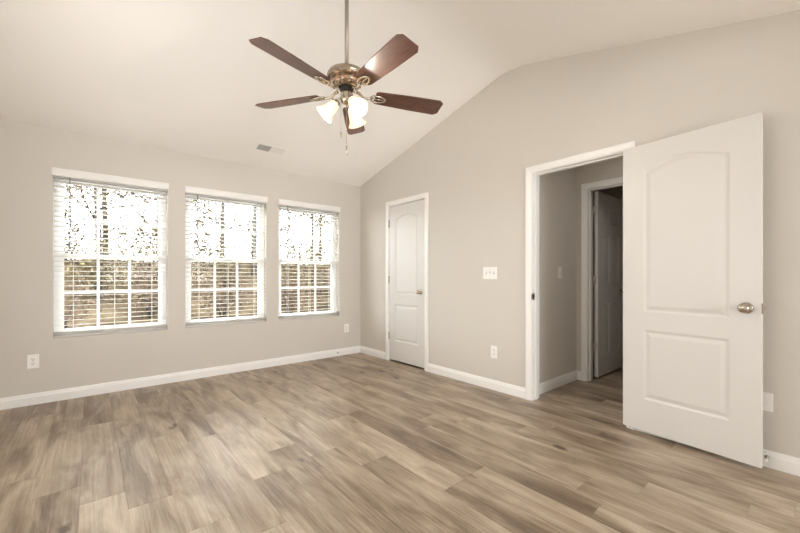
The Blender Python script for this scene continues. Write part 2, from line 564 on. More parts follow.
baseboard('baseboard_back', [(0, 0, -1, RX0, 0)], 'white baseboard under the three windows')
baseboard('baseboard_right', [(1, 0, -1, -0.612, 0.0)], 'short white baseboard between the corner and the closet door')
baseboard('baseboard_right', [(1, 0, -1, -2.690, -1.426)], 'white baseboard between the closet door and the hall doorway')
baseboard('baseboard_right', [(1, 0, -1, RY0, -3.570)], 'white baseboard behind the open door')
baseboard('baseboard_left', [(1, RX0, 1, RY0, 0)], 'white baseboard on the left wall')
baseboard('baseboard_hall', [(0, -2.695, -1, 0.12, 1.0)], 'white baseboard in the hall under the switch')
baseboard('baseboard_hall', [(1, 1.0, -1, -2.748, -2.695)], 'tiny white baseboard return beside the six-panel door')
baseboard('baseboard_hall', [(1, 1.0, -1, -5.04, -3.584), (1, 0.12, 1, -5.04, -3.572)], 'white baseboards further down the hall')

# casings and jambs
CP = [(0, 0), (0, 0.008), (0.004, 0.010), (0.010, 0.010), (0.018, 0.013), (0.042, 0.017), (0.052, 0.017), (0.057, 0.013), (0.057, 0)]


def casing(mb, y0, y1, z1, plane, dr):
    """door casing on a wall at x = plane, facing dr"""
    n = len(CP)
    st = []
    for (u, t) in CP:
        x = plane + dr * t
        st.append([(x, y0 - u, 0), (x, y0 - u, z1 + u), (x, y1 + u, z1 + u), (x, y1 + u, 0)])
    vs = [p for s in st for p in s]
    fs = []
    for i in range(n):
        j = (i + 1) % n
        for k in range(3):
            fs.append((i * 4 + k, j * 4 + k, j * 4 + k + 1, i * 4 + k + 1))
    fs.append(tuple(i * 4 for i in range(n))); fs.append(tuple(i * 4 + 3 for i in range(n)))
    mb.add(vs, fs)


def doorway(name, d, x0, x1, z1, stopx, label, sides=(True, True), t=0.018):
    root = empty(name, (0, 0, 0), label=label, cat='door frame', kind='structure')
    mb = MB()
    rv = 0.005
    if sides[0]: casing(mb, d[0] - rv, d[1] + rv, z1 + rv, x0, -1)
    if sides[1]: casing(mb, d[0] - rv, d[1] + rv, z1 + rv, x1, 1)
    mb.build('casing', M['trim'], root)
    mb = MB()
    mb.box(x0, x1, d[0] - t, d[0], 0, z1 + t); mb.box(x0, x1, d[1], d[1] + t, 0, z1 + t); mb.box(x0, x1, d[0], d[1], z1, z1 + t)
    s0, s1 = stopx
    mb.box(s0, s1, d[0], d[0] + 0.011, 0, z1); mb.box(s0, s1, d[1] - 0.011, d[1], 0, z1); mb.box(s0, s1, d[0] + 0.011, d[1] - 0.011, z1 - 0.011, z1)
    mb.build('jamb', M['trim'], root)
    return root


fr1 = doorway('trim_1', D1, 0.0, 0.12, DH, (0.045, 0.08), 'white casing around the closet door', (True, False), 0.012)
fr2 = doorway('trim_2', D2, 0.0, 0.12, DH, (0.042, 0.078), 'white casing around the open hall doorway')
fr3 = doorway('trim_3', D3, 1.0, 1.13, DH, (1.045, 1.08), 'white casing around the dark room doorway seen down the hall')
# strike plate on the hall doorway jamb
mb = MB(); mb.bbox(-0.004, 0.032, D2[1] - 0.0025, D2[1], 0.905, 0.965, 0.001); mb.bbox(-0.012, 0.0, D2[1] - 0.003, D2[1] + 0.004, 0.918, 0.952, 0.001)
sp = mb.build('strike_plate', M['steel_dark'], fr2, label='small dark metal strike plate')
mb = MB(); mb.box(0.006, 0.022, D2[1] - 0.0032, D2[1] - 0.002, 0.920, 0.950)
mb.build('latch_hole', M['dark'], sp)


# ------------------------------------------------------------------ doors
def offset_poly(poly, d):
    n = len(poly); out = []
    for i in range(n):
        a = Vector(poly[i - 1]); b = Vector(poly[i]); c = Vector(poly[(i + 1) % n])
        e1 = (b - a).normalized(); e2 = (c - b).normalized()
        n1 = Vector((-e1.y, e1.x)); n2 = Vector((-e2.y, e2.x))
        m = (n1 + n2)
        m = m / max(0.3, m.dot(n1)) if m.length > 1e-6 else n1
        out.append(tuple(b + m * d))
    return out


def arch_poly(x0, x1, z0, zs, rise):
    """panel with a cathedral-arched top, counter-clockwise"""
    pts = [(x0, z0), (x1, z0)]
    nseg = 24
    for i in range(nseg + 1):
        u = 1 - i / nseg
        pts.append((x0 + (x1 - x0) * u, zs + rise * (0.5 - 0.5 * math.cos(2 * PI * u)) ** 0.65))
    return pts


def rect_poly(x0, x1, z0, z1):
    return [(x0, z0), (x1, z0), (x1, z1), (x0, z1)]


PROF = [(0.005, 0.0018), (0.012, 0.0052), (0.018, 0.0060), (0.022, 0.0056), (0.042, 0.0012), (0.046, 0.0008)]
PROF6 = [(0.004, 0.003), (0.010, 0.008), (0.014, 0.0085), (0.030, 0.002)]


def door_slab(w, z0, z1, t, panels, prof, mat, parent):
    bm = bmesh.new()
    for side in (0, 1):
        yf = 0.0 if side == 0 else t
        sg = 1 if side == 0 else -1
        edges = []
        loops = []
        outer = rect_poly(0, w, z0, z1)
        for poly in [outer] + panels:
            vv = [bm.verts.new((p[0], yf, p[1])) for p in poly]
            for i in range(len(vv)):
                edges.append(bm.edges.new((vv[i], vv[(i + 1) % len(vv)])))
            loops.append(vv)
        bmesh.ops.triangle_fill(bm, edges=edges, use_beauty=True, normal=(0, -sg, 0))
        for poly, vv in zip(panels, loops[1:]):
            prev = vv
            for d, dep in prof:
                q = offset_poly(poly, d)
                cur = [bm.verts.new((p[0], yf + sg * dep, p[1])) for p in q]
                for i in range(len(cur)):
                    j = (i + 1) % len(cur)
                    bm.faces.new((prev[i], prev[j], cur[j], cur[i]))
                prev = cur
            bm.faces.new(prev)
        if side == 0: o0 = loops[0]
        else: o1 = loops[0]
    for i in range(4):
        j = (i + 1) % 4
        bm.faces.new((o0[i], o0[j], o1[j], o1[i]))
    bmesh.ops.recalc_face_normals(bm, faces=bm.faces[:])
    me = bpy.data.meshes.new('door_slab'); bm.to_mesh(me); bm.free()
    me.materials.append(mat)
    o = bpy.data.objects.new('door_slab', me); col.objects.link(o); o.parent = parent
    return o


KP = [(0.0, 0.062), (0.010, 0.0615), (0.020, 0.058), (0.0265, 0.050), (0.0275, 0.044), (0.024, 0.036), (0.016, 0.030), (0.0115, 0.026), (0.0115, 0.012), (0.016, 0.010)]
RP = [(0.016, 0.0105), (0.028, 0.0085), (0.0325, 0.004), (0.033, 0.0), (0.0, 0.0)]


def knob(parent, x, y, z, sgn, mat, privacy=False):
    """knob standing off a door face; sgn is the local y direction it points"""
    mt = Matrix.Translation((x, y, z)) @ Matrix.Rotation(R(90) * (-1 if sgn > 0 else 1), 4, 'X')
    mb = MB(); mb.lathe(KP, mt, 28)
    k = mb.build('knob', mat, parent)
    mb = MB(); mb.lathe(RP, mt, 28)
    mb.build('rose', mat, k)
    if privacy:
        mb = MB(); mb.lathe([(0.004, 0.060), (0.004, 0.0655), (0.0, 0.066)], mt, 12)
        mb.build('lock_button', M['steel_dark'], k)
    return k


# closet door, shut, hinged on the window side
d1 = empty('door_1', (0, D1[1] - 0.003, 0), (0, 0, R(-90)), label='white two-panel arched closet door, shut', cat='door', kind='structure')
W1 = D1[1] - D1[0] - 0.006
# local x runs to -y in the room, local y runs to +x (into the wall)
door_slab(W1, 0.024, 2.036, 0.035,
          [arch_poly(0.112, W1 - 0.112, 0.885, 1.855, 0.055), rect_poly(0.112, W1 - 0.112, 0.275, 0.755)], PROF, M['door'], d1)
knob(d1, W1 - 0.070, 0.0, 0.928, -1, M['nickel'])
for z in (0.335, 1.074, 1.814):
    mb = MB(); mb.tube([(-0.002, -0.006, z - 0.045), (-0.002, -0.006, z + 0.045)], 0.0062, 10)
    mb.tube([(-0.002, -0.006, z - 0.050), (-0.002, -0.006, z - 0.045)], 0.004, 8); mb.tube([(-0.002, -0.006, z + 0.045), (-0.002, -0.006, z + 0.051)], 0.004, 8)
    mb.build('hinge', M['steel_dark'], d1, label='dull metal butt hinge')

# bedroom door, thrown open against the wall
H2 = Vector((-0.046, -3.501, 0)); F2 = Vector((-0.138, -4.237, 0))
W2 = (F2 - H2).length
ang = math.atan2(F2.y - H2.y, F2.x - H2.x)
# local x from hinge to free edge; local y (left of x) points into the wall for this heading
d2 = empty('door_2', H2, (0, 0, ang), label='white two-panel arched bedroom door standing wide open', cat='door', kind='structure')
door_slab(W2, 0.030, 2.046, 0.035,
          [arch_poly(0.137, 0.604, 0.866, 1.862, 0.060), rect_poly(0.137, 0.604, 0.252, 0.742)], PROF, M['door'], d2)
knob(d2, 0.678, 0.0, 0.933, -1, M['nickel'], True)
kb = knob(d2, 0.678, 0.035, 0.933, 1, M['nickel'])
mb = MB(); mb.bbox(W2 - 0.001, W2 + 0.0015, 0.005, 0.030, 0.904, 0.962, 0.0008)
lp = mb.build('latch_plate', M['nickel'], d2)
mb = MB(); mb.prism([(W2 + 0.001, 0.010), (W2 + 0.012, 0.012), (W2 + 0.012, 0.016), (W2 + 0.001, 0.026)], 2, 0.924, 0.944)
mb.build('latch_bolt', M['nickel'], lp)
for z in (0.28, 1.04, 1.83):
    mb = MB()
    mb.tube([(-0.004, 0.040, z - 0.045), (-0.004, 0.040, z + 0.045)], 0.0062, 10)
    mb.box(-0.002, 0.0, 0.004, 0.036, z - 0.045, z + 0.045)
    mb.build('hinge', M['nickel'], d2)

# six-panel door beyond the hall, open into the dark room
d3 = empty('door_3', (1.172, -2.848, 0), (0, 0, 0), label='white six-panel door standing open in the dark room', cat='door', kind='structure')
W3 = 0.70
pan = []
for a, b in ((0.110, 0.315), (0.385, 0.590)):
    pan += [rect_poly(a, b, 1.705, 1.872), rect_poly(a, b, 1.035, 1.580), rect_poly(a, b, 0.245, 0.815)]
door_slab(W3, 0.022, 2.040, 0.035, pan, PROF6, M['door'], d3)
knob(d3, 0.635, 0.0, 0.931, -1, M['nickel'])
for z in (0.345, 1.078, 1.835):
    mb = MB()
    mb.tube([(-0.022, 0.030, z - 0.045), (-0.022, 0.030, z + 0.045)], 0.0065, 10)
    mb.box(-0.022, 0.0, 0.022, 0.0245, z - 0.045, z + 0.045)
    mb.box(-0.002, 0.0, 0.004, 0.030, z - 0.045, z + 0.045)
    mb.box(-0.042, -0.022, 0.0315, 0.034, z - 0.045, z + 0.045)
    mb.build('hinge', metal('pale_hinge_metal', (0.66, 0.63, 0.59), 0.45), d3, label='bright metal butt hinge')


# ------------------------------------------------------------------ windows
def window(name, x0, x1, label):
    w = x1 - x0; h = WZ1 - WZ0
    root = empty(name, (x0, 0, WZ0), label=label, cat='window', kind='structure')
    F = 0.036
    mb = MB()
    ya, yb = 0.085, 0.155
    mb.box(0, F, ya, yb, 0, h); mb.box(w - F, w, ya, yb, 0, h); mb.box(F, w - F, ya, yb, h - F, h); mb.box(F, w - F, ya, yb, 0, F)
    mb.build('window_frame', M['vinyl'], root)
    mid = h / 2
    for nm, z0, z1, y0 in (('lower_sash', F, mid + 0.022, 0.090), ('upper_sash', mid - 0.022, h - F, 0.120)):
        s = 0.034
        mb = MB()
        y1 = y0 + 0.028
        xa, xb = F, w - F
        mb.box(xa, xa + s, y0, y1, z0, z1); mb.box(xb - s, xb, y0, y1, z0, z1)
        mb.box(xa + s, xb - s, y0, y1, z0, z0 + s); mb.box(xa + s, xb - s, y0, y1, z1 - s, z1)
        so = mb.build(nm, M['vinyl'], root)
        mb = MB()
        ga, gb, gz0, gz1 = xa + s, xb - s, z0 + s, z1 - s
        yc = y0 + 0.014
        for k in (1, 2):
            x = ga + (gb - ga) * k / 3
            mb.box(x - 0.0115, x + 0.0115, yc - 0.004, yc + 0.004, gz0, gz1)
        zz = (gz0 + gz1) / 2
        for k in range(3):
            a = ga + (gb - ga) * k / 3 + (0.0115 if k else 0); b = ga + (gb - ga) * (k + 1) / 3 - (0.0115 if k < 2 else 0)
            mb.box(a, b, yc - 0.004, yc + 0.004, zz - 0.0115, zz + 0.0115)
        mb.build('muntins', M['vinyl'], so)
        mb = MB(); mb.box(ga, gb, yc + 0.0045, yc + 0.0065, gz0, gz1)
        mb.build('pane', M['glass'], so)
        if nm == 'lower_sash':
            mb = MB(); mb.bbox(w / 2 - 0.03, w / 2 + 0.03, y0 + 0.002, y1 - 0.002, z1, z1 + 0.012, 0.002)
            mb.build('sash_lock', M['vinyl'], so)
            for s_ in (xa + 0.06, xb - 0.06):
                mb = MB(); mb.bbox(s_ - 0.02, s_ + 0.02, y0 + 0.003, y0 + 0.02, z1, z1 + 0.006, 0.002)
                mb.build('tilt_latch', M['vinyl'], so)
    return root


window('window_1', *WIN[0], label='leftmost white double-hung window')
window('window_2', *WIN[1], label='middle white double-hung window')
window('window_3', *WIN[2], label='white double-hung window nearest the corner')


# ------------------------------------------------------------------ blinds
def blind(x0, x1, label, group='window blinds'):
    w = x1 - x0
    root = empty('window_blind', (x0, 0, WZ0), label=label, cat='window blind', group=group)
    h = WZ1 - WZ0
    mb = MB()
    mb.prism([(-0.020, h - 0.030), (-0.014, h - 0.033), (-0.012, h - 0.033), (-0.012, h + 0.038), (-0.020, h + 0.038), (-0.023, h + 0.030), (-0.023, h - 0.018)], 0, -0.007, w + 0.008)
    mb.box(-0.007, -0.001, -0.012, -0.0005, h - 0.033, h + 0.038); mb.box(w + 0.002, w + 0.008, -0.012, -0.0005, h - 0.033, h + 0.038)
    mb.build('valance', M['valance'], root)
    mb = MB(); mb.bbox(0.003, w - 0.003, 0.006, 0.060, h - 0.045, h, 0.002)
    mb.build('headrail', M['vinyl'], root)
    mb = MB()
    pitch = 0.0452
    z = h - 0.072
    yc = 0.036
    ca, sa = math.cos(R(-4)), math.sin(R(-4))
    def slat(z):
        pr = []
        nn = 4
        for i in range(nn + 1):
            u = -0.025 + 0.05 * i / nn
            c = 0.0022 * (1 - (u / 0.025) ** 2)
            pr.append((u, c + 0.0014))
        for i in range(nn, -1, -1):
            u = -0.025 + 0.05 * i / nn
            c = 0.0022 * (1 - (u / 0.025) ** 2)
            pr.append((u, c - 0.0014))
        pts = [(yc + u * ca - v * sa, z + u * sa + v * ca) for u, v in pr]
        mb.prism(pts, 0, 0.004, w - 0.004)
    zs = []
    while z > 0.078:
        zs.append(z); z -= pitch
    for k in range(4): zs.append(0.050 - 0.0072 * k)
    for q in zs: slat(q)
    mb.build('slats', M['slat'], root)
    mb = MB(); mb.bbox(0.004, w - 0.004, yc - 0.026, yc + 0.026, 0.002, 0.021, 0.003)
    mb.build('bottom_rail', M['slat'], root)
    for k, x in enumerate((0.135, w / 2, w - 0.135)):
        mb = MB()
        for yy in (yc - 0.0275, yc + 0.0275):
            mb.box(x - 0.0012, x + 0.0012, yy - 0.0006, yy + 0.0006, 0.012, h - 0.045)
        mb.box(x + 0.003, x + 0.0045, yc - 0.0007, yc + 0.0007, 0.012, h - 0.045)
        mb.build('ladder_cord', M['slat'], root)
    mb = MB(); mb.tube([(0.114, -0.012, h - 0.038), (0.114, -0.014, h - 0.06), (0.114, -0.014, 0.835)], 0.0062, 8)
    mb.tube([(0.114, -0.014, 0.86), (0.114, -0.014, 0.80)], 0.0058, 8)
    mb.build('tilt_wand', M['wand'], root, label='slim grey hanging tilt wand')
    return root


blind(*WIN[0], label='white slatted blind over the leftmost window')
blind(*WIN[1], label='white slatted blind over the middle window')
blind(*WIN[2], label='white slatted blind over the window nearest the corner')

# ------------------------------------------------------------------ ceiling fan
FX, FY = -1.80, -2.515
fan = empty('ceiling_fan', (FX, FY, 0), label='five-blade ceiling fan with cherry blades and three lit frosted shades', cat='ceiling fan')
mb = MB(); mb.tube([(0, 0, 2.44), (0, 0, 3.05)], 0.0125, 16)
mb.build('downrod', metal('satin_rod_metal', (0.42, 0.38, 0.32), 0.5), fan)
mb = MB(); mb.lathe([(0.0, 2.985), (0.03, 2.99), (0.055, 3.01), (0.068, 3.04), (0.070, 3.072), (0, 3.072)], None, 28)
mb.build('canopy', M['nickel'], fan)
mb = MB()
mb.lathe([(0.0, 2.440), (0.016, 2.440), (0.022, 2.425), (0.06, 2.419), (0.094, 2.411), (0.113, 2.399), (0.122, 2.384), (0.123, 2.371), (0.119, 2.367),
          (0.121, 2.363), (0.114, 2.357), (0.096, 2.353), (0.090, 2.351)], None, 40, cap=False)
mb.lathe([(0.090, 2.351), (0.093, 2.340), (0.090, 2.326), (0.078, 2.314), (0.058, 2.307), (0.0, 2.307)], None, 40, cap=False)
mh = mb.build('motor_housing', M['bronze'], fan)
mvent = metal('warm_vent_metal', (0.66, 0.40, 0.22), 0.22)
v0 = None
for k in range(10):
    a = 2 * PI * (k + 0.5) / 10
    if v0 is None:
        bm = bmesh.new(); bmesh.ops.create_uvsphere(bm, u_segments=12, v_segments=8, radius=0.0125)
        mb = MB(); mb.bm(bm, Matrix.Translation((0.091, 0, 2.334)) @ Matrix.Scale(0.25, 4, (1, 0, 0)), True)
        v0 = mb.build('vent', mvent, mh, label='small copper-toned vent in the motor housing'); v_ = v0
    else:
        v_ = v0.copy(); col.objects.link(v_); v_.parent = mh
    v_.rotation_euler = (0, 0, a)
mb = MB(); mb.lathe([(0.0, 2.308), (0.046, 2.308), (0.048, 2.300), (0.042, 2.290), (0.034, 2.278), (0.0, 2.278)], None, 28)
mb.build('switch_ring', M['dark'], fan, label='black ring under the motor')
mb = MB(); mb.lathe([(0.0, 2.284), (0.030, 2.283), (0.038, 2.276), (0.040, 2.262), (0.038, 2.228), (0.032, 2.212), (0.018, 2.205), (0.008, 2.198), (0.0, 2.196)], None, 28)
mb.build('light_fitter', M['nickel'], fan)

AZ = [122.9, 50.9, -21.1, -93.1, -165.1]
PITCH = R(-13)
# one blade along local +x at the hub
outl = [(0.185, -0.046), (0.205, -0.055), (0.42, -0.066), (0.620, -0.070), (0.648, -0.050), (0.648, 0.050), (0.620, 0.070), (0.42, 0.066), (0.205, 0.055), (0.185, 0.046)]
proto_b = None; proto_i = None
for i, az in enumerate(AZ):
    if proto_b is None:
        mb = MB()
        nb = len(outl)
        lo = [(x, y * math.cos(PITCH), 2.275 + y * math.sin(PITCH) - 0.003) for x, y in outl]
        hi = [(x, y * math.cos(PITCH), 2.275 + y * math.sin(PITCH) + 0.003) for x, y in outl]
        mb.add(lo + hi, [tuple(reversed(range(nb))), tuple(range(nb, 2 * nb))] + [(k, (k + 1) % nb, nb + (k + 1) % nb, nb + k) for k in range(nb)])
        bl = mb.build('blade', M['blade'], fan)
        # iron: arm from the motor, then an open oval loop screwed under the blade
        mb = MB()
        def pz(x, y, dz): return (x, y * math.cos(PITCH), 2.275 + y * math.sin(PITCH) + dz)
        mb.tube([(0.060, 0, 2.292), (0.085, 0, 2.282), (0.110, 0, 2.262), (0.140, 0, 2.262), (0.165, 0, 2.266)], [0.010, 0.009, 0.008, 0.008, 0.009], 8)
        loop = []
        for k in range(25):
            a = 2 * PI * k / 24
            loop.append(pz(0.205 + 0.050 * math.cos(a), 0.024 * math.sin(a) * (1.15 - 0.25 * math.cos(a)), -0.0085))
        mb.tube(loop, 0.0062, 8)
        mb.tube([pz(0.160, 0, -0.0085), pz(0.205, 0, -0.008), pz(0.250, 0, -0.0085)], 0.0042, 6)
        for (x, y) in ((0.205, 0.024), (0.205, -0.024), (0.250, 0.0)):
            mt = Matrix.Translation(pz(x, y, -0.0145))
            mb.lathe([(0, 0), (0.004, 0.0005), (0.0055, 0.003), (0.0055, 0.010), (0, 0.010)], mt, 10)
        # scroll under the arm
        scr = []
        for k in range(22):
            a = k / 21 * 4.2
            rr_ = 0.020 - 0.0032 * a
            scr.append((0.112 + rr_ * math.cos(a + 1.6), 0.0, 2.244 + rr_ * math.sin(a + 1.6)))
        mb.tube(scr, 0.0045, 6)
        ir = mb.build('blade_iron', M['nickel'], fan, label='nickel blade bracket with an open oval loop')
        proto_b, proto_i = bl, ir
    else:
        bl = proto_b.copy(); col.objects.link(bl); bl.parent = fan
        ir = proto_i.copy(); col.objects.link(ir); ir.parent = fan
    bl.rotation_euler = (0, 0, R(az)); ir.rotation_euler = (0, 0, R(az))

# three shades
for az in (148, 28, 268):
    rz = Matrix.Rotation(R(az), 4, 'Z')
    mb = MB()
    mb.tube([rz @ Vector(p) for p in ((0.030, 0, 2.240), (0.048, 0, 2.236), (0.058, 0, 2.222), (0.064, 0, 2.208))], 0.007, 10)
    # axis of the shade: outwards and 44 degrees down
    ax = rz @ Vector((math.cos(R(-46)), 0, math.sin(R(-46))))
    base = rz @ Vector((0.060, 0, 2.212))
    q = ax.to_track_quat('Z', 'Y').to_matrix().to_4x4()
    mt = Matrix.Translation(base) @ q
    mb.lathe([(0, -0.012), (0.016, -0.010), (0.024, 0.0), (0.026, 0.016), (0.022, 0.018), (0, 0.018)], mt, 24)
    arm = mb.build('lamp_arm', M['nickel'], fan)
    mb = MB()
    sp_ = [(0.025, 0.010), (0.030, 0.020), (0.035, 0.045), (0.038, 0.070), (0.044, 0.092), (0.054, 0.108), (0.061, 0.116), (0.058, 0.1165), (0.051, 0.107), (0.041, 0.091), (0.035, 0.070), (0.032, 0.045), (0.027, 0.022), (0.022, 0.010)]
    mb.lathe(sp_, mt, 32, cap=False)
    sh = mb.build('lamp_shade', M['shade'], fan, label='lit bell-shaped frosted glass shade')
    mb = MB(); mb.lathe([(0, 0.018), (0.012, 0.020), (0.013, 0.034), (0.022, 0.050), (0.026, 0.066), (0.022, 0.082), (0.010, 0.090), (0, 0.092)], mt, 20)
    mb.build('bulb', M['bulb'], sh)
    d = bpy.data.lights.new('bulb_light', 'POINT')
    d.energy = 10.0; d.color = (1.0, 0.90, 0.78); d.shadow_soft_size = 0.012
    lo_ = bpy.data.objects.new('bulb_light', d); col.objects.link(lo_)
    lo_.parent = fan
    lo_.location = base + ax * 0.106

# pull chains
cr_ = Vector((math.cos(R(-32)), math.sin(R(-32)), 0))   # across the view
for k, (off_, ztop, z0, z1) in enumerate(((-0.036, 2.225, 2.030, 1.990), (0.0, 2.200, 1.955, 1.885))):
    p = cr_ * off_
    mb = MB(); mb.tube([(p.x, p.y, ztop), (p.x, p.y, z0)], 0.0013, 6)
    ch = mb.build('pull_chain', M['nickel'], fan)
    mb = MB(); mb.lathe([(0, z0), (0.0035, z0 - 0.003), (0.0045, (z0 + z1) / 2), (0.0055, z1 + 0.004), (0, z1)], Matrix.Translation((p.x, p.y, 0)), 12)
    mb.build('pendant', M['nickel'], ch)


# ------------------------------------------------------------------ plates
def on_wall(name, wall, u, z, label, cat, group=None):
    """local x across the plate, local z up, local -y out of the wall"""
    if wall == 'back': loc, rz = (u, 0, z), 0
    elif wall == 'right': loc, rz = (0, u, z), R(-90)
    else: loc, rz = (u, -2.695, z), 0
    return empty(name, loc, (0, 0, rz), label=label, cat=cat, group=group)


def outlet(wall, u, z, label):
    t = on_wall('wall_outlet', wall, u, z, label, 'wall outlet')
    mb = MB(); mb.bbox(-0.037, 0.037, -0.0055, 0, -0.060, 0.060, 0.002)
    mb.build('cover_plate', M['plate'], t)
    for dz in (0.0195, -0.0195):
        mb = MB(); mb.bbox(-0.0165, 0.0165, -0.0075, -0.0050, dz - 0.0135, dz + 0.0135, 0.002)
        rc = mb.build('receptacle', M['plate'], t)
        mb = MB()
        mb.box(-0.0085, -0.0055, -0.0079, -0.0070, dz - 0.003, dz + 0.008); mb.box(0.0055, 0.0085, -0.0079, -0.0070, dz - 0.003, dz + 0.008)
        mb.box(-0.003, 0.003, -0.0079, -0.0070, dz - 0.0105, dz - 0.0055)
        mb.build('slots', M['slot'], rc, label='dark plug slots')
    mb = MB(); mb.lathe([(0, 0.0015), (0.0028, 0.001), (0.003, 0), (0, 0)], Matrix.Translation((0, -0.0055, 0)) @ Matrix.Rotation(R(90), 4, 'X'), 10)
    mb.build('screw', M['nickel'], t)
    return t


outlet('back', -3.418, 0.376, 'white duplex outlet left of the leftmost window, near the floor')
outlet('back', -0.237, 0.378, 'white duplex outlet between the third window and the corner')
outlet('right', -2.343, 0.373, 'white duplex outlet below the three-switch plate')


def switch(wall, u, z, gang, label):
    t = on_wall('light_switch', wall, u, z, label, 'light switch')
    w = 0.037 + 0.023 * (gang - 1)
    mb = MB(); mb.bbox(-w, w, -0.0055, 0, -0.060, 0.060, 0.002)
    mb.build('cover_plate', M['plate'], t)
    for k in range(gang):
        x = (k - (gang - 1) / 2) * 0.046
        mb = MB(); mb.box(x - 0.0052, x + 0.0052, -0.0060, -0.0050, -0.012, 0.012)
        sl = mb.build('switch_opening', M['slot'], t, label='dark gap around the toggle')
        mb = MB(); up = 1 if k % 2 == 0 else -1
        mb.prism([(-0.004, -0.008), (-0.004, 0.008), (-0.016, up * 0.0105 + 0.003), (-0.016, up * 0.0105 - 0.003)], 0, x - 0.0042, x + 0.0042)
        mb.build('toggle', M['plate'], sl)
        for dz in (0.030, -0.030):
            mb = MB(); mb.lathe([(0, 0.0015), (0.0028, 0.001), (0.003, 0), (0, 0)], Matrix.Translation((x, -0.0055, dz)) @ Matrix.Rotation(R(90), 4, 'X'), 10)
            mb.build('screw', M['nickel'], t)
    return t


switch('right', -2.297, 1.150, 3, 'white three-switch plate between the closet door and the hall doorway')
switch('hall', 0.622, 1.155, 1, 'single white light switch on the hall wall')

bp_ = on_wall('blank_wall_plate', 'right', -4.237, 0.380, 'blank white wall plate peeking out behind the open door', 'wall plate')
mb = MB(); mb.bbox(-0.037, 0.037, -0.0055, 0, -0.054, 0.054, 0.002)
mb.build('cover_plate', M['plate'], bp_)
for dz in (0.034, -0.034):
    mb = MB(); mb.lathe([(0, 0.0015), (0.0028, 0.001), (0.003, 0), (0, 0)], Matrix.Translation((0, -0.0055, dz)) @ Matrix.Rotation(R(90), 4, 'X'), 10)
    mb.build('screw', M['plate'], bp_)


# door stops
def door_stop(loc, rz, ln, label):
    """spring stop, local -y out of the baseboard"""
    t = empty('door_stop', loc, (0, 0, rz), label=label, cat='door stop', group=None)
    mx_ = Matrix.Rotation(R(90), 4, 'X')
    mb = MB(); mb.lathe([(0, 0), (0.010, 0), (0.010, 0.004), (0.006, 0.007), (0, 0.007)], mx_, 16)
    mb.build('base', M['nickel'], t)
    mb = MB()
    pts = []
    turns = max(5, int(ln / 0.006))
    for k in range(turns * 8 + 1):
        a = 2 * PI * k / 8
        y = 0.006 + (ln - 0.018) * k / (turns * 8)
        pts.append((0.0055 * math.cos(a), -y, 0.0055 * math.sin(a)))
    mb.tube(pts, 0.0014, 5)
    mb.build('spring', M['nickel'], t)
    mb = MB(); mb.lathe([(0, ln - 0.013), (0.0065, ln - 0.013), (0.0075, ln - 0.010), (0.0075, ln - 0.001), (0.006, ln), (0, ln)], mx_, 14)
    mb.build('rubber_tip', M['plate'], t)
    return t


door_stop((-0.392, -0.015, 0.050), 0, 0.050, 'small spring door stop on the baseboard near the corner')
door_stop((-0.015, -4.251, 0.062), R(-90), 0.070, 'small metal door stop behind the open door')

# ------------------------------------------------------------------ ceiling register
vn = empty('ceiling_vent', (-1.485, -0.415, HT + SL * 0.415), (math.atan(-SL), 0, 0), label='white louvred air vent in the sloped ceiling', cat='air vent')
vw, vd = 0.170, 0.078
mb = MB()
for (a, b, c, d_) in ((-vw, vw, -vd, -vd + 0.022), (-vw, vw, vd - 0.022, vd), (-vw, -vw + 0.022, -vd + 0.022, vd - 0.022), (vw - 0.022, vw, -vd + 0.022, vd - 0.022)):
    mb.box(a, b, c, d_, -0.007, 0.0)
mb.box(-0.006, 0.006, -vd + 0.022, vd - 0.022, -0.006, 0.0)
mb.build('frame', M['ceiling'], vn)
mb = MB(); mb.box(-vw + 0.022, vw - 0.022, -vd + 0.022, vd - 0.022, -0.0008, 0.0)
mb.build('duct_opening', M['dark'], vn, label='dark duct opening')
for side in (-1, 1):
    mb = MB()
    for k in range(11):
        x = side * (0.014 + 0.0125 * k)
        side_t = -side
        tl_ = 0.0045
        mb.prism([(x - side_t * tl_, -0.0065), (x - side_t * tl_ + 0.001, -0.0065), (x + side_t * tl_ + 0.001, -0.0012), (x + side_t * tl_, -0.0012)], 1, -vd + 0.022, vd - 0.022)
    mb.build('louvres', M['ceiling'], vn)

# ------------------------------------------------------------------ outside
gm = MB()
nx, ny = 30, 22
rg = random.Random(3)
vs = []; fs = []
for j in range(ny + 1):
    for i in range(nx + 1):
        x = -16 + 36 * i / nx; y = 0.17 + 30 * (j / ny) ** 1.3
        z = -0.5 + 0.19 * max(0, min(y, 14) - 2) + 0.02 * max(0, y - 14) + rg.uniform(-0.06, 0.06) * min(1, y)
        vs.append((x, y, z))
for j in range(ny):
    for i in range(nx):
        a = j * (nx + 1) + i
        fs.append((a, a + 1, a + nx + 2, a + nx + 1))
gm.add(vs, fs, True)
gm.build('ground', M['litter'], fix=False, label='leaf-strewn woodland bank outside the windows', cat='ground', kind='structure')


def gz(y): return -0.5 + 0.19 * max(0, min(y, 14) - 2) + 0.02 * max(0, y - 14)


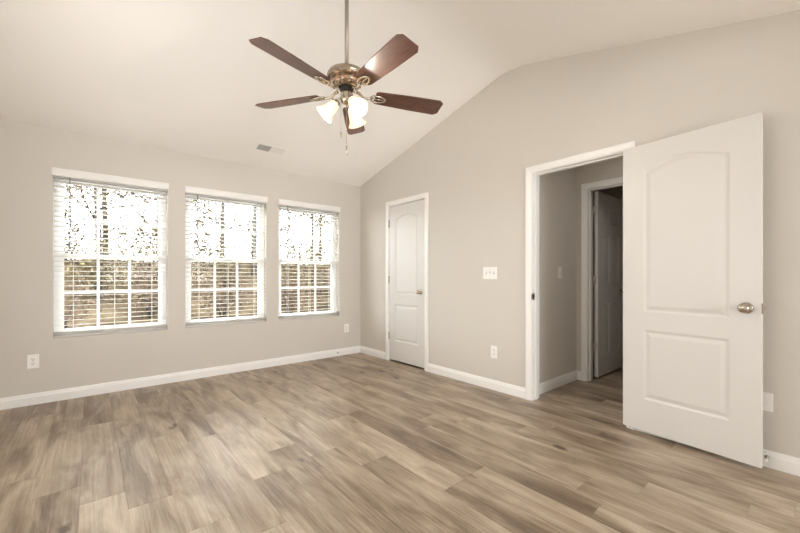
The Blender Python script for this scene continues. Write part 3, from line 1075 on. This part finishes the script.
def tree(x, y, h, leafmat, nleaf, seed, label, group):
    rt = random.Random(seed)
    root = empty('tree', (x, y, gz(y) - 0.1), label=label, cat='tree', group=group)
    mb = MB()
    r0 = 0.035 + h * 0.007
    lean = (rt.uniform(-0.4, 0.4), rt.uniform(-0.3, 0.3))
    pts = []; rs = []
    for k in range(8):
        t = k / 7
        pts.append(Vector((lean[0] * t * t + 0.06 * math.sin(3 * t + seed), lean[1] * t * t, h * t))); rs.append(r0 * (1 - 0.8 * t))
    mb.tube(pts, rs, 8)
    tips = []
    for k in range(13):
        t = rt.uniform(0.14, 0.85)
        b0 = Vector((lean[0] * t * t, lean[1] * t * t, h * t))
        a = rt.uniform(0, 2 * PI); ln = h * rt.uniform(0.16, 0.3) * (1.15 - t * 0.5)
        dr = Vector((math.cos(a), math.sin(a), rt.uniform(0.25, 0.8)))
        p1 = b0 + dr * ln * 0.5; p2 = b0 + dr * ln + Vector((rt.uniform(-.2, .2), rt.uniform(-.2, .2), rt.uniform(-.1, .3)))
        rr_ = r0 * (1 - 0.8 * t) * 0.45
        mb.tube([b0, p1, p2], [rr_, rr_ * 0.6, rr_ * 0.2], 5)
        tips += [p1, p2]
        for q in range(3):
            a2 = a + rt.uniform(-1, 1)
            e_ = p1 + Vector((math.cos(a2), math.sin(a2), rt.uniform(0, 0.8))) * ln * 0.5
            mb.tube([p1, e_], [rr_ * 0.4, rr_ * 0.12], 4); tips.append(e_)
    mb.build('trunk', M['bark'], root)
    mb = MB()
    for k in range(nleaf):
        c = rt.choice(tips) + Vector((rt.gauss(0, .32), rt.gauss(0, .32), rt.gauss(0, .28)))
        s_ = rt.uniform(0.035, 0.07)
        u = Vector((rt.gauss(0, 1), rt.gauss(0, 1), rt.gauss(0, 1))).normalized()
        v_ = u.cross(Vector((rt.gauss(0, 1), rt.gauss(0, 1), rt.gauss(0, 1)))).normalized()
        mb.add([c - u * s_, c + v_ * s_ * 0.5, c + u * s_, c - v_ * s_ * 0.5], [(0, 1, 2, 3)])
    mb.build('foliage', leafmat, root, fix=False)
    return root


def shrub(x, y, h, leafmat, nleaf, seed, label, group):
    rt = random.Random(seed)
    root = empty('shrub', (x, y, gz(y) - 0.05), label=label, cat='shrub', group=group)
    mb = MB(); tips = []
    for k in range(9):
        a = rt.uniform(0, 2 * PI); l_ = h * rt.uniform(0.2, 0.5)
        e_ = Vector((math.cos(a) * l_, math.sin(a) * l_, h * rt.uniform(0.6, 1.0)))
        mb.tube([(0, 0, 0), e_ * 0.5 + Vector((0, 0, 0.1)), e_], [0.018, 0.012, 0.004], 5); tips += [e_, e_ * 0.6, e_ * 0.8, e_ * 0.4]
    mb.build('stems', M['bark'], root)
    mb = MB()
    for k in range(nleaf):
        c = rt.choice(tips) + Vector((rt.gauss(0, .16), rt.gauss(0, .16), rt.gauss(0, .14))) * h
        if c.z < 0.05: c.z = 0.05
        s_ = rt.uniform(0.025, 0.045) * h ** 0.8
        u = Vector((rt.gauss(0, 1), rt.gauss(0, 1), rt.gauss(0, 1))).normalized()
        v_ = u.cross(Vector((rt.gauss(0, 1), rt.gauss(0, 1), rt.gauss(0, 1)))).normalized()
        mb.add([c - u * s_, c + v_ * s_ * 0.5, c + u * s_, c - v_ * s_ * 0.5], [(0, 1, 2, 3)])
    mb.build('foliage', leafmat, root, fix=False)
    return root


TG = 'bare autumn trees beyond the blinds'
rw = random.Random(21)
spots = [(-6.4, 9.5, 8), (-4.4, 10.5, 8.5), (-2.9, 8.6, 7.5), (-1.2, 10.8, 9), (0.3, 8.4, 7.5), (2.0, 10.4, 9), (3.9, 9.2, 8), (6.0, 11.5, 9), (-5.6, 14, 10), (-2.6, 14.2, 10),
         (0.4, 14.6, 10), (3.6, 14, 10), (7.6, 15.5, 10)]
for i, (x, y, h) in enumerate(spots):
    lm = (M['leaf_gold'], M['leaf_rust'], M['leaf_green'])[(i * 2) % 3]
    tree(x, y, h, lm, 4500, 100 + i, 'slender autumn woodland tree seen through the blinds', TG)
SG = 'autumn undergrowth beyond the blinds'
sh_sp = [(-5.0, 5.5, 1.5), (-4.2, 7.6, 1.8), (-3.5, 4.6, 1.1), (-2.9, 7.4, 1.7), (-2.0, 5.6, 1.3), (-1.2, 8.2, 1.8), (-0.6, 5.0, 1.2), (0.3, 7.8, 1.7), (1.0, 4.8, 1.2),
         (1.8, 6.6, 1.6), (2.8, 5.4, 1.4), (3.4, 7.6, 1.8), (4.4, 6.5, 1.6), (5.6, 8.0, 1.9),
         (-8.0, 13.0, 2.6), (-5.8, 12.6, 2.3), (-3.6, 12.7, 2.4), (-1.5, 12.5, 2.2), (0.7, 13.1, 2.6), (2.8, 12.6, 2.3), (5.0, 13.2, 2.6), (7.2, 12.8, 2.4), (9.4, 13.2, 2.6)]
for i, (x, y, h) in enumerate(sh_sp):
    lm = (M['leaf_rust'], M['leaf_gold'])[i % 2]
    shrub(x, y, h, lm, 1100, 300 + i, 'low leafy autumn shrub seen through the blinds', SG)
